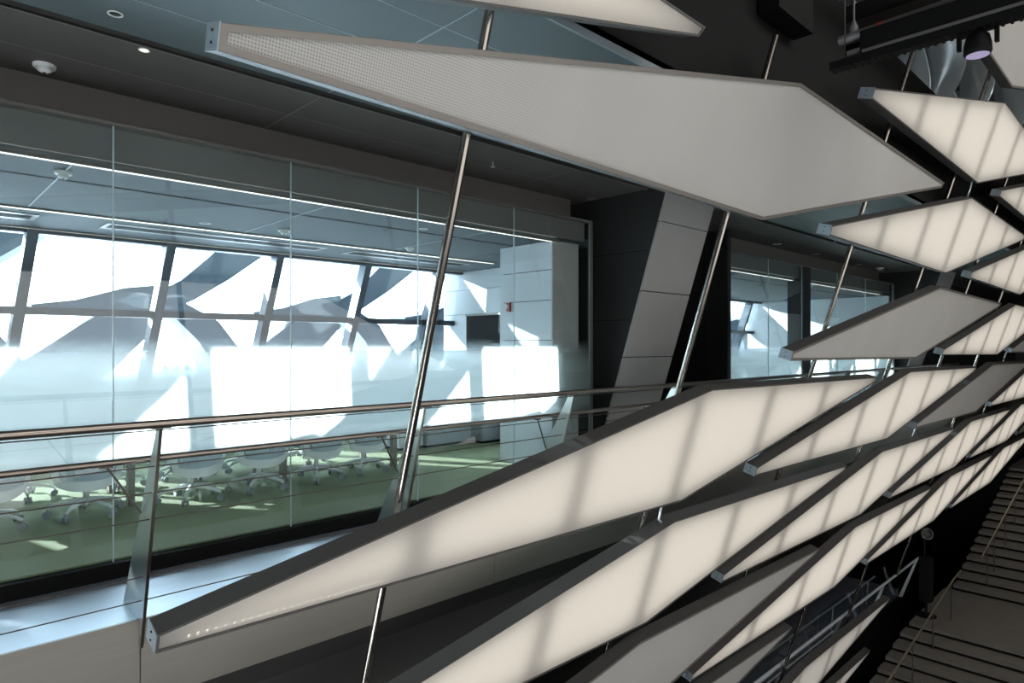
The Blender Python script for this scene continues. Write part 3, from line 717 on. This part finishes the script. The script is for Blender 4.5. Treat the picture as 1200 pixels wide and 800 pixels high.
for (x, y, w_, h, lb) in ((60, 190, 14, -3, 'pale distant building seen low through the third window from the left'), (78, 190, 10, -1, 'pale distant tower block beside a lower one, seen through the third window'),
                          (112, 190, 20, 4, 'pale distant slab block seen through the fourth window'), (140, 190, 14, 0, 'pale distant block right of the slab block on the skyline')):
    t = thing('distant_building', (x, y, -40), lb, 'building', 'buildings on the skyline')
    MB().box(x - w_ / 2, x + w_ / 2, y, y + 12, -40, h).build('walls', M['building'], t)
    wn = MB()
    for r_ in range(8):
        for c_ in range(5): wn.box(x - w_ / 2 + w_ * (c_ + .25) / 5, x - w_ / 2 + w_ * (c_ + .75) / 5, y - .1, y, h - 2 - r_ * 3, h - .8 - r_ * 3)
    wn.build('windows', M['mullion'], t)

# ------------------------------------------------------------------ upper right: truss beam, pipe, spotlight, steel petals
BX = 5.5
lb_ = thing('lighting_beam', (BX, 1, Z(2.24)), 'black lighting beam with twin chords running overhead at upper right', 'beam')
MB().box(BX - .05, BX + .05, -3.0, 2.02, Z(2.20), Z(2.26)).build('lower_chord', M['truss'], lb_)
MB().box(BX - .03, BX + .10, -3.0, 1.80, Z(2.265), Z(2.44)).build('main_body', M['truss'], lb_)
MB().box(BX - .05, BX - .03, -3.0, 1.78, Z(2.262), Z(2.285)).build('edge_strip', M['frame'], lb_)
MB().box(BX + .10, BX + .16, -3.0, 1.95, Z(2.30), Z(2.42)).build('upper_chord', M['truss'], lb_)
MB().box(BX - .02, BX + .02, -3.0, 1.9, Z(2.26), Z(2.32)).build('web', M['frame'], lb_)
tt = MB()
for k in range(26): tt.box(BX - .055, BX + .055, 2.0 - .05 * k, 2.03 - .05 * k - .012, Z(2.192), Z(2.20))
tt.build('track_teeth', M['truss'], lb_)
for y in (1.92, .6):
    MB().tube((BX, y, Z(2.26)), (BX, y, Z(3.6)), .004, n=8).build('hanger', M['cable'], lb_)
pp = thing('overhead_pipe', (BX + .2, 1, Z(2.5)), 'grey overhead pipe with a red band above the black lighting beam', 'pipe')
MB().tube((BX + .05, 1.98, Z(2.45)), (BX + .05, -3, Z(2.58)), .035, n=16).build('pipe', M['pipe'], pp, True)
MB().tube((BX + .05, 1.70, Z(2.457)), (BX + .05, 1.65, Z(2.4585)), .037, n=16).build('red_band', M['redtape'], pp, True)
MB().lathe((BX + .05, 1.87, Z(2.48)), [(.025, 0), (.035, .03), (.02, .07), (.008, .10), (.008, .9)], 12).build('hanger', M['pipe'], pp, True)
dc = thing('cable_tray', (BX + .6, 0, Z(2.7)), 'black cable tray at the top edge above the grey pipe', 'tray')
MB().box(BX + .25, BX + 1.2, -3, 2.0, Z(2.72), Z(2.76)).build('tray_bed', M['truss'], dc)
for x in (BX + .25, BX + 1.2): MB().box(x - .01, x + .01, -3, 2.0, Z(2.66), Z(2.80)).build('side_rail', M['truss'], dc)
sp = thing('spotlight', (BX, 1.08, Z(2.2)), 'black spotlight with violet lens hanging under the lighting beam', 'spotlight')
MB().lathe((BX + .02, 1.05, Z(2.10)), [(.075, -.07), (.085, -.055), (.083, .0), (.07, .06), (.04, .09), (.012, .095)], 24).build('head', M['truss'], sp, True)
MB().lathe((BX + .02, 1.05, Z(2.10)), [(.07, -.072), (.068, -.066)], 20).build('lens', M['lens'], sp, True)
yk = MB(); yk.bar((BX + .02, 1.16, Z(2.20)), (BX + .02, .94, Z(2.20)), (0, 0, 1), .015, .02); yk.bar((BX + .02, .94, Z(2.215)), (BX + .02, .94, Z(2.09)), (0, 1, 0), .012, .02)
yk.bar((BX + .02, 1.16, Z(2.215)), (BX + .02, 1.16, Z(2.09)), (0, 1, 0), .012, .02); yk.box(BX - .04, BX + .08, 1.03, 1.17, Z(2.19), Z(2.255))
yk.build('yoke', M['truss'], sp)
# curved steel petals of the roof lining, further up
def petal(c, dirv, side, L, W, label, q):
    t = thing('steel_petal', c, label, 'ceiling panel', 'curved steel petals of the roof lining')
    c = Vector(c); d = Vector(dirv).normalized(); s_ = Vector(side).normalized(); nrm = d.cross(s_)
    pb = MB(); NU, NV = 14, 8; vs = []
    for lay in (0, 1):
        for a in range(NU + 1):
            u = a / NU; wdt = W * (1 - max(0, (u - .55) / .45) ** 2.2 * .8)
            for b in range(NV + 1):
                v = b / NV * 2 - 1
                vs.append(c + d * (u - .5) * L + s_ * v * wdt * .5 + nrm * ((-.28 * W * (1 - v * v)) - .10 * L * (u - .5) ** 2 * 4 + lay * .02))
    L2 = (NU + 1) * (NV + 1); f = []; I = lambda l, a, b: l * L2 + a * (NV + 1) + b
    for a in range(NU):
        for b in range(NV): f += [(I(0, a, b), I(0, a, b + 1), I(0, a + 1, b + 1), I(0, a + 1, b)), (I(1, a, b), I(1, a + 1, b), I(1, a + 1, b + 1), I(1, a, b + 1))]
        f += [(I(0, a, 0), I(0, a + 1, 0), I(1, a + 1, 0), I(1, a, 0)), (I(0, a, NV), I(1, a, NV), I(1, a + 1, NV), I(0, a + 1, NV))]
    for b in range(NV): f += [(I(0, 0, b), I(1, 0, b), I(1, 0, b + 1), I(0, 0, b + 1)), (I(0, NU, b), I(0, NU, b + 1), I(1, NU, b + 1), I(1, NU, b))]
    pb.add(vs, f); pb.build('shell', M['petal'], t, True)
    MB().tube(c + d * L * .1 - nrm * .02, c + d * L * .1 + Vector((0, .3, 1.4)), .02, n=8).build('hanger', M['steel'], t, True)
D1 = (-.55, -.25, -.8)
petal((13.6, 3.7, Z(5.25)), (.62, -.05, -.78), (.5, .75, .4), 2.6, 1.1, 'polished steel petal beside the bulkhead edge, left of the spotlight', 0)
petal((15.6, 3.5, Z(6.25)), (.45, -.1, -.88), (.7, .6, .35), 2.2, 1.3, 'upper polished steel petal ending in a rounded tip left of the spotlight', 1)
petal((17.3, 3.9, Z(5.15)), (.62, -.05, -.78), (.5, .75, .4), 2.4, 1.1, 'lower polished steel petal close above the lit panel', 2)
petal((18.0, 3.4, Z(6.1)), (-.35, -.1, -.92), (.8, .5, .2), 2.4, 1.5, 'darker steel petal directly under the spotlight', 3)
petal((22.0, 3.4, Z(6.5)), (-.35, -.1, -.92), (.8, .5, .2), 2.4, 1.5, 'steel petal at the right edge beside the upper right grey panel', 4)
rt2 = thing('roof_truss', (20, 4.2, Z(6.5)), 'thin steel roof truss glimpsed between the steel petals', 'truss')
tr = MB()
for a, b in (((12, 4.6, Z(7.2)), (30, 4.6, Z(7.2))), ((12, 4.6, Z(5.9)), (30, 4.6, Z(5.9)))): tr.tube(a, b, .035, n=8)
tr.build('chords', M['steel'], rt2, True)
wb = MB()
for k in range(18): wb.tube((12 + k, 4.6, Z(5.9 if k % 2 else 7.2)), (13 + k, 4.6, Z(7.2 if k % 2 else 5.9)), .025, n=8)
wb.build('webs', M['steel'], rt2, True)
# ------------------------------------------------------------------ lower right: lower deck with railing, stairs, speaker
struct(MB().box(XL, 20.5, 5.75, 9.98, Z(-7.0), Z(-6.8)).build('floor_lower', M['low_floor']))
struct(MB().box(XL, XR, 8.6, 8.8, Z(-10), Z(-2.3)).build('wall_lower', M['dark']))
struct(MB().box(XL, 40, -10.2, 9.98, Z(-10.2), Z(-10)).build('floor_atrium', M['ground']))
struct(MB().box(XL - 3, 40, -10.4, -10.2, Z(-10), Z(9)).build('wall_atrium_rear', M['ground']))
struct(MB().box(XL - 3.2, XL - 3, -10.4, 9.98, Z(-10), Z(9)).build('wall_atrium_left', M['ground']))
struct(MB().box(36, 36.2, -10.4, 9.98, Z(-10), Z(9)).build('wall_atrium_right', M['ground']))
struct(MB().box(XL - 3.2, 36.2, -10.4, 9.98, Z(8.6), Z(8.8)).build('ceiling_atrium', M['ground']))
struct(MB().box(XL, 36, 9.9, 10.0, Z(1.6), Z(8.6)).build('wall_upper_rear', M['ground']))
lr = thing('lower_railing', (14, 5.3, Z(-6.8)), 'steel railing with glass infill on the lower deck at bottom right', 'railing')
MB().tube((9, 5.10, Z(-5.65)), (19.9, 5.10, Z(-5.65)), .03, n=12).build('top_rail', M['low_rail'], lr, True)
for z in (-5.83, -5.95): MB().tube((9, 5.22, Z(z)), (14.3, 5.22, Z(z)), .016, n=10).build('mid_rail', M['low_rail'], lr, True)
for k in range(4):
    x = 9.1 + 2.7 * k
    MB().box(x + .05, x + 2.65, 5.60, 5.612, Z(-6.8), Z(-5.75)).build('glass_infill', M['glass'], lr)
for k in range(5):
    x = 9.1 + 2.7 * k
    MB().prism([(x - .01, 5.10, Z(-5.68)), (x - .01, 5.15, Z(-5.68)), (x - .01, 5.57, Z(-6.8)), (x - .01, 5.48, Z(-6.8))], (.02, 0, 0)).build('post', M['low_rail'], lr)
l2 = thing('wall_handrail', (14, 6.0, Z(-6.8)), 'thin handrail along the inner side of the lower deck', 'handrail')
MB().tube((11, 5.95, Z(-6.19)), (19.2, 5.95, Z(-6.19)), .025, n=12).build('rail', M['low_rail'], l2, True)
for k in range(4): MB().tube((11.5 + 2.4 * k, 5.95, Z(-6.19)), (11.5 + 2.4 * k, 6.0, Z(-6.8)), .016, n=8).build('post', M['low_rail'], l2, True)
# stairs rising to the right
stt = thing('stone_stairs', (18, 1, Z(-9)), 'wide dark stone staircase rising to the right in two flights with a landing', 'staircase')
ZL = -6.45
def step(x0, x1, z, yl, first):
    MB().box(x0, x1 + .05, -8.0, yl, Z(z - .085), Z(z)).build('step', M['stone'], stt)
xs = 20.4
for k in range(16):
    z = ZL + .15 * (k + 1); x = xs + .44 * k
    step(x, x + .44, z, 4.42 - .01 * k, k)
for k in range(9):
    z = ZL - .15 * (k + 1); x = 17.3 - .40 * (k + 1)
    step(x, x + .40, z, 4.70 + .035 * k, k)
MB().box(17.3, 20.45, -8, 4.62, Z(ZL - .085), Z(ZL)).build('landing', M['stone'], stt)
MB().prism([(13.6, -8, Z(-10)), (13.6, -8, Z(ZL - 1.62)), (17.4, -8, Z(ZL - .16)), (20.5, -8, Z(ZL - .16)), (27.5, -8, Z(ZL + 2.22)), (35.9, -8, Z(ZL + 2.22)), (35.9, -8, Z(-10))], (0, 12.3, 0)).build('riser_mass', M['stone_dark'], stt)
MB().box(27.4, 35.9, -8, 4.3, Z(ZL + 2.26), Z(ZL + 2.40)).build('top_landing', M['stone'], stt)
def handrail(pts, label, posts):
    t = thing('stair_handrail', pts[0], label, 'handrail', 'slim handrails on the stone stairs')
    MB().path(pts, .022, 10).build('rail', M['brass'], t, True)
    for p, h in posts: MB().tube(p, (p[0], p[1], p[2] - h), .014, n=8).build('post', M['cable'], t, True)
h1 = [Vector((20.05, 3.72, Z(-5.33))), Vector((26.4, 3.58, Z(-3.80)))]
handrail(h1, 'slim brass handrail on the upper flight of the stone stairs', [(tuple(h1[0].lerp(h1[1], f)), 1.0) for f in (.08, .2, .4, .6, .8)])
h2 = [Vector((18.75, 3.9, Z(-5.42))), Vector((18.3, 3.95, Z(-5.52))), Vector((14.2, 4.2, Z(-6.66)))]
handrail(h2, 'slim brass handrail on the lower flight of the stone stairs', [(tuple(h2[1].lerp(h2[2], f)), 1.0) for f in (.05, .35, .65, .9)])
sk = thing('column_speaker', (18.0, 4.45, Z(ZL)), 'tall black column loudspeaker on a stand at the edge of the stair landing', 'speaker')
MB().box(17.88, 18.12, 4.32, 4.58, Z(-6.1), Z(-5.05)).build('cabinet', M['black'], sk, bevel=.02)
MB().box(17.87, 17.885, 4.34, 4.56, Z(-6.05), Z(-5.1)).build('grille', M['truss'], sk)
MB().tube((18, 4.45, Z(ZL) + .02), (18, 4.45, Z(-6.1)), .03, n=12).build('pole', M['truss'], sk, True)
MB().lathe((18, 4.45, Z(ZL)), [(.22, 0), (.22, .015), (.05, .03)], 20).build('foot', M['truss'], sk, True)
ft = thing('flood_lamp', (18.2, 4.55, Z(-4.6)), 'round dark lamp head above the black column loudspeaker', 'lamp')
MB().lathe((18.0, 4.45, Z(-4.5)), [(.04, -.12), (.12, -.06), (.14, .06), (.13, .075)], 20, (-.7, -.6, .3)).build('head', M['frame'], ft, True)
MB().lathe((18.0, 4.45, Z(-4.5)), [(.12, .07), (.11, .078)], 20, (-.7, -.6, .3)).build('lens', M['bolt'], ft, True)
MB().tube((18.06, 4.5, Z(-4.55)), (18.06, 4.5, Z(-5.05)), .025, n=10).build('stem', M['truss'], ft, True)
